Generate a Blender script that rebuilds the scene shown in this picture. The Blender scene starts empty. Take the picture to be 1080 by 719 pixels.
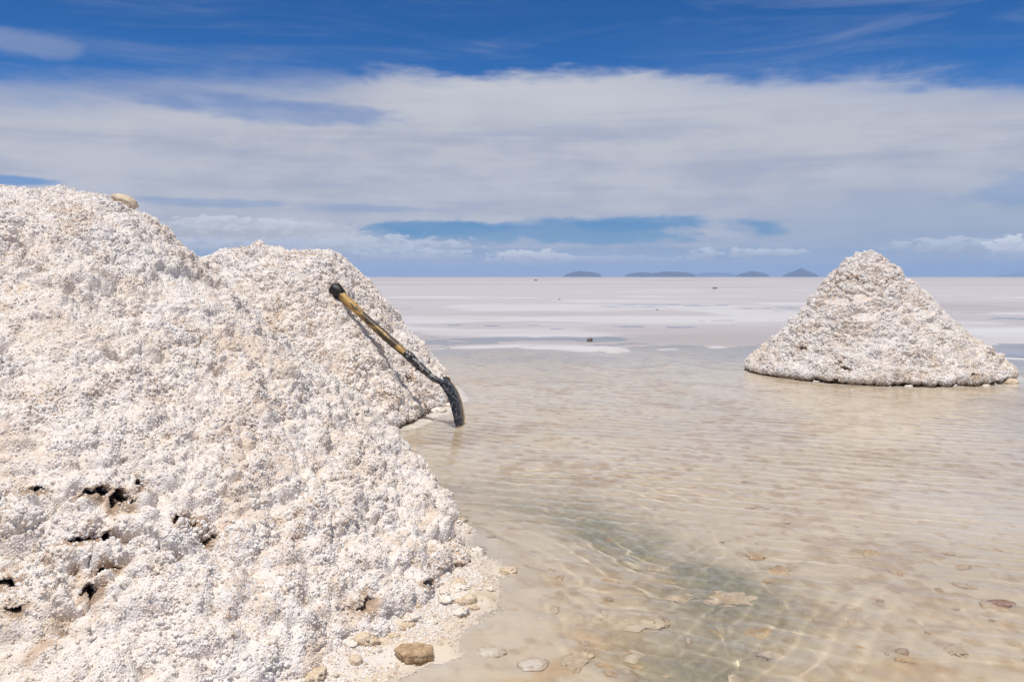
import bpy, math, random
import numpy as np

SC = bpy.context.scene
COL = SC.collection
rnd = random.Random(7)

# ------------------------------------------------------------------ camera geometry (used only to read places off the photo)
F = 840.0
CAM_H = 1.05
TILT = math.atan(67.5 / F)

def ray(px, py):
    x = (px - 540) / F
    y = -(py - 359.5) / F
    c, s = math.cos(TILT), math.sin(TILT)
    d = np.array([x, c + y * s, -s + y * c])
    return d / np.linalg.norm(d)

def ground(px, py, z=0.0):
    d = ray(px, py)
    t = (z - CAM_H) / d[2]
    return np.array([0, 0, CAM_H]) + d * t

def at_depth(px, py, depth):
    d = ray(px, py)
    return np.array([0, 0, CAM_H]) + d * (depth / d[1])

def azel(px, py):
    d = ray(px, py)
    return math.degrees(math.atan2(d[0], d[1])), math.degrees(math.asin(d[2]))

# ------------------------------------------------------------------ numpy noise
def _hash(ix, iy, iz, seed):
    h = (ix.astype(np.int64) * 73856093) ^ (iy.astype(np.int64) * 19349663) ^ (iz.astype(np.int64) * 83492791) ^ (seed * 2654435761 & 0x7fffffff)
    h &= 0xffffffff
    h = ((h ^ (h >> 15)) * 0x2c1b3c6d) & 0xffffffff
    h = ((h ^ (h >> 12)) * 0x297a2d39) & 0xffffffff
    h = h ^ (h >> 15)
    return h

def vnoise(p, seed=0):
    i = np.floor(p).astype(np.int64)
    f = p - i
    u = f * f * f * (f * (f * 6 - 15) + 10)
    out = 0
    for dx in (0, 1):
        wx = u[:, 0] if dx else 1 - u[:, 0]
        for dy in (0, 1):
            wy = u[:, 1] if dy else 1 - u[:, 1]
            for dz in (0, 1):
                wz = u[:, 2] if dz else 1 - u[:, 2]
                h = _hash(i[:, 0] + dx, i[:, 1] + dy, i[:, 2] + dz, seed)
                out = out + wx * wy * wz * (h / 4294967295.0)
    return out * 2 - 1

def fbm(p, oct=4, seed=0, gain=0.5):
    a, s, t = 1.0, 0.0, 0.0
    q = p.copy()
    for k in range(oct):
        s = s + a * vnoise(q, seed + k * 17)
        t += a
        a *= gain
        q = q * 2.03 + 11.7
    return s / t

def worley(p, seed=0, chunk=300000):
    """squared-distance style F1, with the id value of the nearest cell"""
    n = len(p)
    out = np.empty(n)
    idv = np.empty(n)
    for a in range(0, n, chunk):
        q = p[a:a + chunk]
        i = np.floor(q).astype(np.int64)
        f = q - i
        best = np.full(len(q), 9.0)
        bid = np.zeros(len(q))
        for dx in (-1, 0, 1):
            for dy in (-1, 0, 1):
                for dz in (-1, 0, 1):
                    h = _hash(i[:, 0] + dx, i[:, 1] + dy, i[:, 2] + dz, seed)
                    ox = (h & 1023) / 1023.0
                    oy = ((h >> 10) & 1023) / 1023.0
                    oz = ((h >> 20) & 1023) / 1023.0
                    d = (dx + ox - f[:, 0]) ** 2 + (dy + oy - f[:, 1]) ** 2 + (dz + oz - f[:, 2]) ** 2
                    m = d < best
                    best = np.where(m, d, best)
                    bid = np.where(m, ((h >> 7) & 255) / 255.0, bid)
        out[a:a + chunk] = best
        idv[a:a + chunk] = bid
    return np.sqrt(out), idv

def sstep(a, b, x):
    t = np.clip((x - a) / (b - a), 0, 1)
    return t * t * (3 - 2 * t)

# ------------------------------------------------------------------ mesh helpers
def mesh_obj(name, co, quads=None, mat=None, smooth=True, parent=None, tris=None):
    m = bpy.data.meshes.new(name)
    m.vertices.add(len(co))
    m.vertices.foreach_set('co', np.asarray(co, np.float32).ravel())
    nq = 0 if quads is None else len(quads)
    ntr = 0 if tris is None else len(tris)
    idx = np.concatenate([np.asarray(quads).ravel() if nq else np.zeros(0, int), np.asarray(tris).ravel() if ntr else np.zeros(0, int)]).astype(np.int32)
    m.loops.add(len(idx))
    m.loops.foreach_set('vertex_index', idx)
    m.polygons.add(nq + ntr)
    st = np.concatenate([np.arange(nq) * 4, nq * 4 + np.arange(ntr) * 3]).astype(np.int32)
    m.polygons.foreach_set('loop_start', st)
    m.polygons.foreach_set('use_smooth', np.full(nq + ntr, smooth))
    m.update(calc_edges=True)
    o = bpy.data.objects.new(name, m)
    COL.objects.link(o)
    if mat:
        m.materials.append(mat)
    if parent:
        o.parent = parent
    return o

def grid_quads(nr, nc, wrap=False):
    i = np.arange(nr * nc).reshape(nr, nc)
    if wrap:
        i = np.concatenate([i, i[:, :1]], 1)
    return np.stack([i[:-1, :-1], i[1:, :-1], i[1:, 1:], i[:-1, 1:]], -1).reshape(-1, 4)

def set_color(o, name, col):
    a = o.data.color_attributes.new(name, 'FLOAT_COLOR', 'POINT')
    c = np.ones((len(col), 4), np.float32)
    c[:, :3] = col
    a.data.foreach_set('color', c.ravel())

def tag(o, label=None, cat=None, group=None, kind=None):
    if label: o['label'] = label
    if cat: o['category'] = cat
    if group: o['group'] = group
    if kind: o['kind'] = kind
    return o

# ------------------------------------------------------------------ node helper
class N:
    def __init__(self, nt):
        self.nt = nt
    def new(self, t, **kw):
        n = self.nt.nodes.new(t)
        for k, v in kw.items():
            setattr(n, k, v)
        return n
    def put(self, sock, v):
        if isinstance(v, (int, float)):
            sock.default_value = v
        elif isinstance(v, (tuple, list)):
            sock.default_value = v
        else:
            self.nt.links.new(v, sock)
    def math(self, op, a, b=None, c=None, clamp=False):
        n = self.new('ShaderNodeMath', operation=op)
        n.use_clamp = clamp
        self.put(n.inputs[0], a)
        if b is not None: self.put(n.inputs[1], b)
        if c is not None: self.put(n.inputs[2], c)
        return n.outputs[0]
    def add(self, a, b): return self.math('ADD', a, b)
    def sub(self, a, b): return self.math('SUBTRACT', a, b)
    def mul(self, a, b): return self.math('MULTIPLY', a, b)
    def div(self, a, b): return self.math('DIVIDE', a, b)
    def mad(self, a, b, c): return self.math('MULTIPLY_ADD', a, b, c)
    def step(self, x, a, b, o0=0.0, o1=1.0):
        n = self.new('ShaderNodeMapRange', interpolation_type='SMOOTHSTEP')
        if a > b:
            a, b, o0, o1 = b, a, o1, o0
        for k, v in zip((0, 1, 2, 3, 4), (x, a, b, o0, o1)):
            self.put(n.inputs[k], v)
        return n.outputs[0]
    def mix(self, f, a, b, blend='MIX'):
        n = self.new('ShaderNodeMix', data_type='RGBA', blend_type=blend)
        self.put(n.inputs[0], f)
        self.put(n.inputs[6], a if not isinstance(a, tuple) else (*a[:3], 1))
        self.put(n.inputs[7], b if not isinstance(b, tuple) else (*b[:3], 1))
        return n.outputs[2]
    def comb(self, x, y, z):
        n = self.new('ShaderNodeCombineXYZ')
        self.put(n.inputs[0], x); self.put(n.inputs[1], y); self.put(n.inputs[2], z)
        return n.outputs[0]
    def noise(self, vec, scale, detail=4, rough=0.5, dist=0.0, col=False):
        n = self.new('ShaderNodeTexNoise')
        if vec is not None: self.put(n.inputs['Vector'], vec)
        n.inputs['Scale'].default_value = scale
        n.inputs['Detail'].default_value = detail
        n.inputs['Roughness'].default_value = rough
        n.inputs['Distortion'].default_value = dist
        return n.outputs['Color' if col else 'Fac']

def material(name):
    m = bpy.data.materials.new(name)
    m.use_nodes = True
    nt = m.node_tree
    b = nt.nodes['Principled BSDF']
    return m, N(nt), b

# ------------------------------------------------------------------ materials
def salt_material(name, stain=0.55, white=(0.83, 0.785, 0.738), tan=(0.60, 0.455, 0.325), waterline=0.0, bump_scale=160.0):
    m, n, b = material(name)
    P = n.new('ShaderNodeTexCoord').outputs['Object']
    n1 = n.noise(P, 3.2, 6, 0.6, 0.4)
    n2 = n.noise(P, 13.0, 6, 0.62, 0.3)
    n3 = n.noise(P, 45.0, 4, 0.6)
    s1 = n.step(n1, 0.46, 0.72)
    s2 = n.step(n2, 0.50, 0.68)
    s3 = n.step(n3, 0.42, 0.66)
    f = n.mul(n.mad(s1, 0.75, 0.35), s2)
    f = n.mul(f, n.mad(s3, 0.6, 0.4))
    f = n.math('MULTIPLY', f, stain, clamp=True)
    warm = n.step(n.noise(P, 1.1, 3, 0.5), 0.35, 0.7)
    base = n.mix(warm, white, (white[0] * 0.995, white[1] * 0.975, white[2] * 0.945))
    c = n.mix(f, base, tan)
    da = n.new('ShaderNodeAttribute', attribute_name='dirt_and_shade').outputs['Fac']
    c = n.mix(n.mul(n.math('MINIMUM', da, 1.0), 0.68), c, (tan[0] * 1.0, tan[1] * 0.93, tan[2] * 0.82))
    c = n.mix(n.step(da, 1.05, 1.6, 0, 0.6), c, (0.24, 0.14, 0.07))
    # rare rusty clots
    n4 = n.noise(P, 7.0, 5, 0.6, 0.6)
    c = n.mix(n.step(n4, 0.66, 0.76, 0, 0.7), c, (0.42, 0.25, 0.12))
    # dark grit
    n5 = n.noise(P, 120.0, 2, 0.5)
    c = n.mix(n.step(n5, 0.70, 0.78, 0, 0.35), c, (0.33, 0.25, 0.18))
    if waterline:
        z = n.new('ShaderNodeSeparateXYZ')
        n.put(z.inputs[0], P)
        zz = n.mad(n.sub(n2, 0.5), 0.10, z.outputs[2])
        w = n.step(zz, waterline + 0.035, waterline - 0.03)
        c = n.mix(n.mul(w, 0.85), c, (0.16, 0.085, 0.035))
    n.put(b.inputs['Base Color'], c)
    b.inputs['Roughness'].default_value = 0.62
    b.inputs['Specular IOR Level'].default_value = 0.35
    v = n.new('ShaderNodeTexVoronoi')
    n.put(v.inputs['Vector'], P)
    v.inputs['Scale'].default_value = bump_scale
    bu = n.new('ShaderNodeBump')
    bu.inputs['Strength'].default_value = 0.75
    bu.inputs['Distance'].default_value = 0.004
    h = n.mad(v.outputs['Distance'], -1.0, n.mul(n.noise(P, bump_scale * 0.5, 3, 0.6), 1.2))
    n.put(bu.inputs['Height'], h)
    n.put(b.inputs['Normal'], bu.outputs[0])
    return m

def stone_material(name, c0, c1, scale=3.0, rough=0.6):
    m, n, b = material(name)
    P = n.new('ShaderNodeTexCoord').outputs['Object']
    f = n.step(n.noise(P, scale, 6, 0.65, 0.4), 0.38, 0.64)
    n.put(b.inputs['Base Color'], n.mix(f, c0, c1))
    b.inputs['Roughness'].default_value = rough
    bu = n.new('ShaderNodeBump')
    bu.inputs['Strength'].default_value = 0.5
    bu.inputs['Distance'].default_value = 0.0015
    n.put(bu.inputs['Height'], n.noise(P, scale * 3, 5, 0.65))
    n.put(b.inputs['Normal'], bu.outputs[0])
    return m

M_PILE = salt_material('salt_heap_near', 0.80)
M_PILE2 = salt_material('salt_heap_middle', 0.55, bump_scale=120, waterline=0.01)
M_CONE = salt_material('salt_heap_cone', 0.75, white=(0.775, 0.74, 0.70), bump_scale=90, waterline=0.02)
M_LUMP = stone_material('salt_lump_white', (0.79, 0.735, 0.665), (0.66, 0.55, 0.43), 1.6)
M_TAN = stone_material('tan_salt_stone', (0.56, 0.42, 0.27), (0.70, 0.59, 0.45))
M_BROWN = stone_material('brown_salt_stone', (0.33, 0.21, 0.11), (0.52, 0.37, 0.22))
M_RED = stone_material('reddish_stone', (0.36, 0.20, 0.11), (0.46, 0.30, 0.18))
M_WET = stone_material('submerged_crust', (0.58, 0.46, 0.32), (0.72, 0.61, 0.46), 2)
M_PEB = stone_material('brownish_pebble', (0.42, 0.30, 0.19), (0.56, 0.43, 0.30))
M_DARK = stone_material('dark_clod', (0.10, 0.08, 0.07), (0.2, 0.16, 0.13))

# ------------------------------------------------------------------ salt piles
class Pile:
    def __init__(self, c, H, radii, prof, lean=(0, 0)):
        self.c = np.array(c, float)
        self.H = H
        th = np.radians([a for a, r in radii])
        rr = np.array([r for a, r in radii], float)
        o = np.argsort(th)
        self.th, self.rr = th[o], rr[o]
        self.pr = np.array(prof, float)     # (r fraction, z fraction or absolute below 0)
        self.lean = lean
    def R(self, t):
        t = np.mod(np.asarray(t, float) - self.th[0], 2 * np.pi) + self.th[0]
        tt = np.concatenate([self.th, [self.th[0] + 2 * np.pi]])
        rr = np.concatenate([self.rr, [self.rr[0]]])
        k = np.clip(np.searchsorted(tt, t, side='right') - 1, 0, len(tt) - 2)
        u = (t - tt[k]) / (tt[k + 1] - tt[k])
        u = u * u * (3 - 2 * u)
        return rr[k] * (1 - u) + rr[k + 1] * u
    def surf(self, t, s):
        """s: fraction of arc length along profile"""
        p = self.pr
        L = np.concatenate([[0], np.cumsum(np.hypot(np.diff(p[:, 0]), np.diff(p[:, 1]) * 0.65))])
        L /= L[-1]
        rf = np.interp(s, L, p[:, 0])
        zf = np.interp(s, L, p[:, 1])
        r = self.R(t) * rf
        x = self.c[0] + r * np.cos(t) + self.lean[0] * np.clip(zf, 0, 1)
        y = self.c[1] + r * np.sin(t) + self.lean[1] * np.clip(zf, 0, 1)
        z = self.H * zf
        return np.stack([x, y, z], -1)
    def height(self, x, y):
        dx, dy = x - self.c[0], y - self.c[1]
        rf = math.hypot(dx, dy) / float(self.R(math.atan2(dy, dx)))
        k = int(np.argmax(self.pr[:, 0]))
        return float(np.interp(rf, self.pr[:k + 1, 0], self.pr[:k + 1, 1])) * self.H
    def hit(self, px, py, lift=0.0):
        d = ray(px, py)
        o = np.array([0, 0, CAM_H])
        for t in np.arange(1.0, 14, 0.004):
            q = o + d * t
            if q[2] < self.height(q[0], q[1]) + lift:
                return q
        return None

_t = (1 + 5 ** 0.5) / 2
ICO_V = np.array([(-1, _t, 0), (1, _t, 0), (-1, -_t, 0), (1, -_t, 0), (0, -1, _t), (0, 1, _t), (0, -1, -_t), (0, 1, -_t), (_t, 0, -1), (_t, 0, 1), (-_t, 0, -1), (-_t, 0, 1)], float)
ICO_V /= np.linalg.norm(ICO_V[0])
ICO_F = np.array([(0, 11, 5), (0, 5, 1), (0, 1, 7), (0, 7, 10), (0, 10, 11), (1, 5, 9), (5, 11, 4), (11, 10, 2), (10, 7, 6), (7, 1, 8), (3, 9, 4), (3, 4, 2), (3, 2, 6), (3, 6, 8), (3, 8, 9), (4, 9, 5), (2, 4, 11), (6, 2, 10), (8, 6, 7), (9, 8, 1)])

def clods(p, seed):
    q = p + 0.012 * np.stack([vnoise(p * 40, 60), vnoise(p * 40 + 9, 61), vnoise(p * 40 + 19, 62)], -1)
    f, idv = worley(q / 0.05, seed + 333)
    f2, id2 = worley(q / 0.021, seed + 444)
    zone = sstep(-0.35, 0.35, fbm(p * 2.4 + 8, 3, seed + 7))
    a = (idv > 0.80 - 0.12 * zone) * (1 - sstep(0.42, 0.66, f)) * 0.75
    b = (id2 > 0.86 - 0.14 * zone) * (1 - sstep(0.40, 0.66, f2)) * 0.80
    return np.maximum(a, b) * (0.45 + 0.55 * zone)

def grains(co, quads, count, r0, r1, seed, keep=None, quiet=None):
    """salt crystals grown over a surface: returns extra vertices, triangles and a dirt value for each vertex"""
    g = np.random.default_rng(seed)
    a, b_, c, d = (co[quads[:, k]] for k in range(4))
    nrm = np.cross(c - a, d - b_)
    area = np.linalg.norm(nrm, axis=1) * 0.5
    nrm /= (np.linalg.norm(nrm, axis=1, keepdims=True) + 1e-12)
    cen = (a + b_ + c + d) / 4
    w = area * (keep[quads[:, 0]] if keep is not None else 1)
    w = w * (0.25 + 1.0 * sstep(-0.35, 0.25, fbm(cen * 14, 2, seed)))
    pick = g.choice(len(quads), count, p=w / w.sum())
    u, v = g.random((count, 1)), g.random((count, 1))
    p = (a[pick] * (1 - u) + b_[pick] * u) * (1 - v) + (d[pick] * (1 - u) + c[pick] * u) * v
    size = r0 + (r1 - r0) * g.random(count) ** 2.6
    clump = sstep(-0.2, 0.5, fbm(p * 9 + 4, 2, seed + 1))
    size = size * (0.75 + 0.5 * clump)
    if quiet is not None: size = size * (1 - 0.6 * quiet[quads[pick, 0]])
    p = p + nrm[pick] * (size * g.uniform(-0.6, 0.40, count))[:, None]
    q = g.normal(size=(count, 4)); q /= np.linalg.norm(q, axis=1, keepdims=True)
    x, y, z, w_ = q.T
    Rm = np.stack([1 - 2 * (y * y + z * z), 2 * (x * y - z * w_), 2 * (x * z + y * w_), 2 * (x * y + z * w_), 1 - 2 * (x * x + z * z), 2 * (y * z - x * w_),
                   2 * (x * z - y * w_), 2 * (y * z + x * w_), 1 - 2 * (x * x + y * y)], -1).reshape(-1, 3, 3)
    V = ICO_V[None] * (1 + g.uniform(-0.28, 0.22, (count, 12, 1))) * g.uniform(0.7, 1.15, (count, 1, 3))
    V = np.einsum('nij,nkj->nki', Rm, V) * size[:, None, None] + p[:, None, :]
    tri = (ICO_F[None] + (np.arange(count) * 12)[:, None, None]).reshape(-1, 3)
    dirt_and_shade = np.clip(sstep(0.0, 0.5, fbm(p * 6 + 20, 4, seed + 2)) * g.random(count) * 1.1 + (g.random(count) < 0.05) * 0.7, 0, 1)
    dirt_and_shade = np.maximum(dirt_and_shade, clods(p, seed - 50) * g.uniform(0.75, 1.2, count))
    return V.reshape(-1, 3), tri, np.repeat(dirt_and_shade, 12)

def pile_mesh(pile, name, mat, front_deg, span_deg, step, step_back, ns, octaves, dents=(), gullies=None, seed=1, smooth_patch=(), grain=None, stains=()):
    a0, a1 = math.radians(front_deg - span_deg), math.radians(front_deg + span_deg)
    th = np.concatenate([np.arange(a0, a1, step), np.arange(a1, a0 + 2 * math.pi - step_back * 0.5, step_back)])
    s = np.linspace(0.004, 1, ns)
    T, S = np.meshgrid(th, s)
    T, S = T.ravel(), S.ravel()
    P = pile.surf(T, S)
    # smooth the profile kinks a little by averaging along s
    G = P.reshape(ns, len(th), 3)
    for _ in range(6):
        G[1:-1] = (G[:-2] + 2 * G[1:-1] + G[2:]) / 4
    dth = np.roll(G, -1, 1) - np.roll(G, 1, 1)
    ds = np.gradient(G, axis=0)
    nr = np.cross(ds, dth)
    nr /= np.linalg.norm(nr, axis=2, keepdims=True) + 1e-9
    P = G.reshape(-1, 3)
    nr = nr.reshape(-1, 3)
    if nr[:, 2].mean() < 0: nr = -nr
    loc = P - np.array([pile.c[0], pile.c[1], 0])
    warp = np.stack([vnoise(loc * 9 + 3, seed + 40), vnoise(loc * 9 + 31, seed + 41), vnoise(loc * 9 + 57, seed + 42)], -1) * 0.02
    disp = np.zeros(len(P))
    quiet = np.zeros(len(P))
    for (c, r) in smooth_patch:
        d = np.linalg.norm((P - c) / r, axis=1) + 0.35 * vnoise(loc * 12, seed + 90)
        quiet = np.maximum(quiet, 1 - sstep(0.6, 1.05, d))
    disp += 0.050 * octaves.get('big', 1) * fbm(loc * 2.1, 3, seed)
    patch = 0.5 + 0.5 * fbm(loc * 3.3, 2, seed + 5)          # where lumps are coarse
    for size, amp in octaves['cells']:
        f, idv = worley((loc + warp) / size, seed + int(size * 1000))
        bump = np.clip(1 - (f / 0.72) ** 2, -0.35, 1) * (0.45 + 0.75 * idv)
        w = (0.45 + 0.9 * patch) if size > 0.03 else 0.8 + 0.4 * (1 - patch)
        if size > 0.02: w = w * (1 - 0.85 * quiet)
        disp += amp * bump * w
    ridge = 1 - np.abs(fbm(loc * 7 + 5, 3, seed + 9))
    disp -= 0.030 * octaves.get('crease', 1) * sstep(0.90, 1.0, ridge) * sstep(0.45, 0.75, patch) * (1 - quiet)
    if gullies:
        disp += gullies(P, loc)
    base_z = P[:, 2]
    disp *= np.where(base_z < -0.02, 0.35, 1.0)
    P = P + nr * disp[:, None]
    dig = np.zeros(len(P))
    dirt_and_shade = 0.22 + 0.5 * sstep(0.05, 0.55, fbm(loc * 6 + 20, 4, seed + 2))  # even lift paints the shaded gaps between grains a warmer tan
    dirt_and_shade = np.maximum(dirt_and_shade, clods(loc, seed) * 1.05)
    wob = vnoise(loc * 22, seed + 71) + 0.6 * vnoise(loc * 48, seed + 72)
    for (c, ax, dep) in dents:
        # an oblong hollow running roughly level across the slope
        q = P - c
        side = np.array([math.cos(ax[3]), math.sin(ax[3]), 0.0])
        k = np.argmin((q ** 2).sum(1))
        nn = nr[k]
        v = np.cross(nn, side); v /= np.linalg.norm(v)
        uu, vv = q @ side, q @ v
        vv = vv + 0.9 * ax[1] * wob + 0.5 * ax[1] * np.sin(uu / ax[0] * 2.2 + c[0] * 40)
        e = (uu / (ax[0] * 1.15)) ** 2 + (vv / ax[1]) ** 2 + 0.9 * vnoise(loc * 75, seed + 73)
        near = (np.abs(q @ nn) < 0.15)
        g = (1 - sstep(0.5, 1.0, e)) * near
        dig = np.maximum(dig, g * dep)
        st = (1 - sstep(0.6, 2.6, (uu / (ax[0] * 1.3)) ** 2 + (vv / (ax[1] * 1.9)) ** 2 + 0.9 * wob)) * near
        dirt_and_shade = np.maximum(dirt_and_shade, st * 1.6)
    for (c, rr_, k_) in stains:
        e = np.linalg.norm((P - c) / rr_, axis=1) + 0.5 * wob
        dirt_and_shade = np.maximum(dirt_and_shade, k_ * (1 - sstep(0.45, 1.1, e)))
    flat = nr * np.array([1, 1, 0.0])
    flat /= np.linalg.norm(flat, axis=1, keepdims=True) + 1e-6
    inward = flat * 0.9 + nr * 0.25
    P = P - inward * dig[:, None]
    loc = P - np.array([pile.c[0], pile.c[1], 0])
    # cap vertex
    top = loc[:len(th)].mean(0)
    co = np.concatenate([loc, [top]])
    q = grid_quads(ns, len(th), wrap=True)
    k = len(loc)
    idx = np.arange(len(th))
    tris = np.stack([np.full(len(th), k), idx, np.roll(idx, -1)], -1)
    dirt_and_shade = np.concatenate([dirt_and_shade, [0]])
    if grain:
        keep = (np.cos(T - math.radians(front_deg)) > math.cos(math.radians(min(150, span_deg + 40)))) * (base_z > -0.01) * (dig < 0.03)
        gv, gt, gd = grains(loc, q, *grain, seed + 50, keep.astype(float), quiet)
        tris = np.concatenate([tris, gt + len(co)])
        co = np.concatenate([co, gv])
        for (c, rr_, k_) in stains:
            e = np.linalg.norm((gv + np.array([pile.c[0], pile.c[1], 0]) - c) / rr_, axis=1)
            gd = np.maximum(gd, 0.9 * k_ * (1 - sstep(0.4, 1.0, e)))
        dirt_and_shade = np.concatenate([dirt_and_shade, gd])
    o = mesh_obj(name, co, q, mat, True, tris=tris)
    if grain:
        sm = np.ones(len(o.data.polygons), bool)
        sm[len(q) + len(th)::3] = False
        o.data.polygons.foreach_set('use_smooth', sm)
    set_color(o, 'dirt_and_shade', np.repeat(dirt_and_shade[:, None], 3, 1))
    o.location = (pile.c[0], pile.c[1], 0)
    return o

PROF1 = [(0, 1.0), (0.10, 1.0), (0.20, 0.965), (0.28, 0.90), (0.36, 0.80), (0.62, 0.47), (0.86, 0.17), (0.95, 0.075), (0.99, 0.035), (1.0, 0.0), (0.99, -0.05), (0.98, -0.16)]
pile1 = Pile((-2.33, 4.0), 1.42, [(-180, 2.5), (-140, 2.5), (-100, 2.5), (-75, 2.70), (-60, 2.68), (-48, 2.65), (-42, 2.61), (-36, 2.54), (-29, 2.41), (-21, 2.21), (-8, 1.99), (6, 1.80), (30, 1.85), (90, 2.0), (140, 2.3)], PROF1)
PROF2 = [(0, 0.98), (0.30, 1.0), (0.37, 0.975), (0.43, 0.91), (0.62, 0.61), (0.84, 0.27), (0.93, 0.14), (0.975, 0.06), (0.985, 0.025), (0.95, -0.01), (0.93, -0.14)]
pile2 = Pile((-2.05, 6.9), 1.23, [(-180, 1.3), (-120, 1.6), (-70, 2.0), (-50, 1.90), (-30, 1.62), (-10, 1.50), (10, 1.50), (30, 1.62), (60, 1.70), (120, 1.4)], PROF2)
PROF3 = [(0, 1.0), (0.07, 0.99), (0.14, 0.945), (0.22, 0.86), (0.40, 0.645), (0.62, 0.39), (0.82, 0.185), (0.93, 0.090), (0.985, 0.052), (0.997, 0.034), (0.96, 0.022), (0.91, 0.008), (0.91, -0.13)]
C3 = at_depth(924, 292, 8.85)
pile3 = Pile((C3[0], 8.85), 1.295, [(-180, 1.36), (-140, 1.30), (-90, 1.22), (-45, 1.30), (-10, 1.41), (0, 1.44), (40, 1.35), (90, 1.25), (140, 1.3)], PROF3, lean=(-0.13, 0))

def dent_at(pile, px, py, wpx, hpx, dep):
    p = pile.hit(px, py)
    if p is None: return None
    sc = p[1] / F
    th = math.atan2(p[1] - pile.c[1], p[0] - pile.c[0]) + math.pi / 2
    return (p, (wpx * sc * 1.15, hpx * sc * 0.78, 0, th), dep * 1.5)

d1 = [dent_at(pile1, *a) for a in [
    (105, 530, 16, 6, .07), (127, 538, 8, 12, .075), (147, 522, 4, 12, .06), (97, 578, 18, 6, .075), (196, 565, 12, 7, .075), (216, 574, 8, 5, .05),
    (120, 607, 10, 5, .065), (98, 633, 9, 10, .07), (4, 626, 10, 7, .07), (34, 530, 9, 5, .05), 
    (385, 640, 11, 9, .06), (500, 600, 10, 4, .03), (452, 615, 12, 4, .04),
    (18, 655, 8, 6, .05)]]
d1 = [d for d in d1 if d]
d2 = [d for d in [dent_at(pile2, *a) for a in [(432, 405, 5, 8, .06), (376, 442, 7, 5, .05), (340, 400, 5, 3, .03), (448, 432, 4, 7, .06)]] if d]
d3 = [d for d in [dent_at(pile3, *a) for a in [(905, 300, 6, 3, .03), (950, 290, 6, 3, .03), (890, 390, 7, 5, .04), (1028, 398, 6, 5, .04), (850, 372, 5, 3, .03)]] if d]

def gull1(P, loc):
    # runnels sliding down the right-hand flank
    t = np.arctan2(loc[:, 1], loc[:, 0])
    r = np.hypot(loc[:, 0], loc[:, 1])
    g = np.sin(t * 30 + 1.2 * vnoise(loc * 3, 77)) * 0.5 + 0.5
    g = g ** 3
    m = sstep(-0.55, -0.2, t) * (1 - sstep(0.5, 0.9, t)) * sstep(0.7, 1.1, r)
    foot = 0.05 * sstep(1.9, 2.35, r) * fbm(loc * 4.2, 3, 55)
    return -0.045 * g * m + foot

def gull2(P, loc):
    r = np.hypot(loc[:, 0], loc[:, 1])
    return 0.06 * sstep(1.2, 1.8, r) * fbm(loc * 3.4, 3, 21)

def gull3(P, loc):
    r = np.hypot(loc[:, 0], loc[:, 1])
    return 0.075 * sstep(0.75, 1.2, r) * fbm(loc * 5.5, 4, 27)

sp1 = []
q = pile1.hit(200, 305)
if q is not None: sp1.append((q, np.array([0.14, 0.3, 0.12])))
st1 = []
for (px, py, rx, rz, k_) in [(46, 692, .032, .075, 1.3), (60, 664, .028, .055, 1.25), (80, 600, .03, .04, .9), (125, 545, .03, .05, .9), (20, 668, .04, .03, .9), (376, 640, .06, .05, .8), (500, 592, .07, .03, .8),
                             (360, 487, .03, .03, .7), (150, 570, .03, .02, .7), (310, 600, .04, .03, .6), (140, 330, .05, .04, .6), (65, 240, .05, .04, .6), (420, 520, .03, .03, .7), (250, 640, .04, .03, .6), (330, 690, .06, .04, .8), (28, 306, .04, .03, 1.0), (84, 300, .02, .04, 1.0), (140, 355, .03, .03, .8), (112, 242, .04, .03, .8), (63, 212, .03, .03, .8), (180, 300, .03, .03, .8), (150, 420, .04, .04, .6), (280, 520, .04, .03, .7)]:
    q = pile1.hit(px, py)
    if q is not None: st1.append((q, np.array([rx, rx * 1.6, rz]), k_))
sp3 = []
for (px, py, rx) in [(905, 315, .10), (885, 318, .12), (975, 330, .10), (985, 345, .12), (910, 335, .13), (1000, 350, .08)]:
    q = pile3.hit(px, py)
    if q is not None: sp3.append((q, np.array([rx, 0.3, rx * 0.55])))

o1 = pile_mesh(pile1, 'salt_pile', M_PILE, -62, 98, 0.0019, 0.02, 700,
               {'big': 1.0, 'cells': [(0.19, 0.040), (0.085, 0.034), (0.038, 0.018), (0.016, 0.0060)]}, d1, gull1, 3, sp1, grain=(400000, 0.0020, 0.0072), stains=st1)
tag(o1, 'largest white salt pile, filling the left foreground, crumbly with dark crevices', 'salt pile')
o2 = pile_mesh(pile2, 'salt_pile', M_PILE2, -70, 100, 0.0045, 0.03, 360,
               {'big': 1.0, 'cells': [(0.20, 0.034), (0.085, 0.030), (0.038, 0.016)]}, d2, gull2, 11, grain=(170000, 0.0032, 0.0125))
tag(o2, 'flat-topped white salt pile that the shovel leans against', 'salt pile')
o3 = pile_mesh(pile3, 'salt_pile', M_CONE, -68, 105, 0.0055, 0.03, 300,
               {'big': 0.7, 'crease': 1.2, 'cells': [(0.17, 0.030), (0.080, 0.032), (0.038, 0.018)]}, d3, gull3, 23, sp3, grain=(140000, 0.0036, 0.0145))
tag(o3, 'free-standing cone-shaped salt pile with a dark waterline on the right', 'salt pile')

# ------------------------------------------------------------------ ground fields
def polyline_dist(x, y, pts):
    best = np.full(x.shape, 1e9)
    for (ax, ay), (bx, by) in zip(pts[:-1], pts[1:]):
        vx, vy = bx - ax, by - ay
        t = np.clip(((x - ax) * vx + (y - ay) * vy) / (vx * vx + vy * vy), 0, 1)
        best = np.minimum(best, np.hypot(x - ax - t * vx, y - ay - t * vy))
    return best

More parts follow.
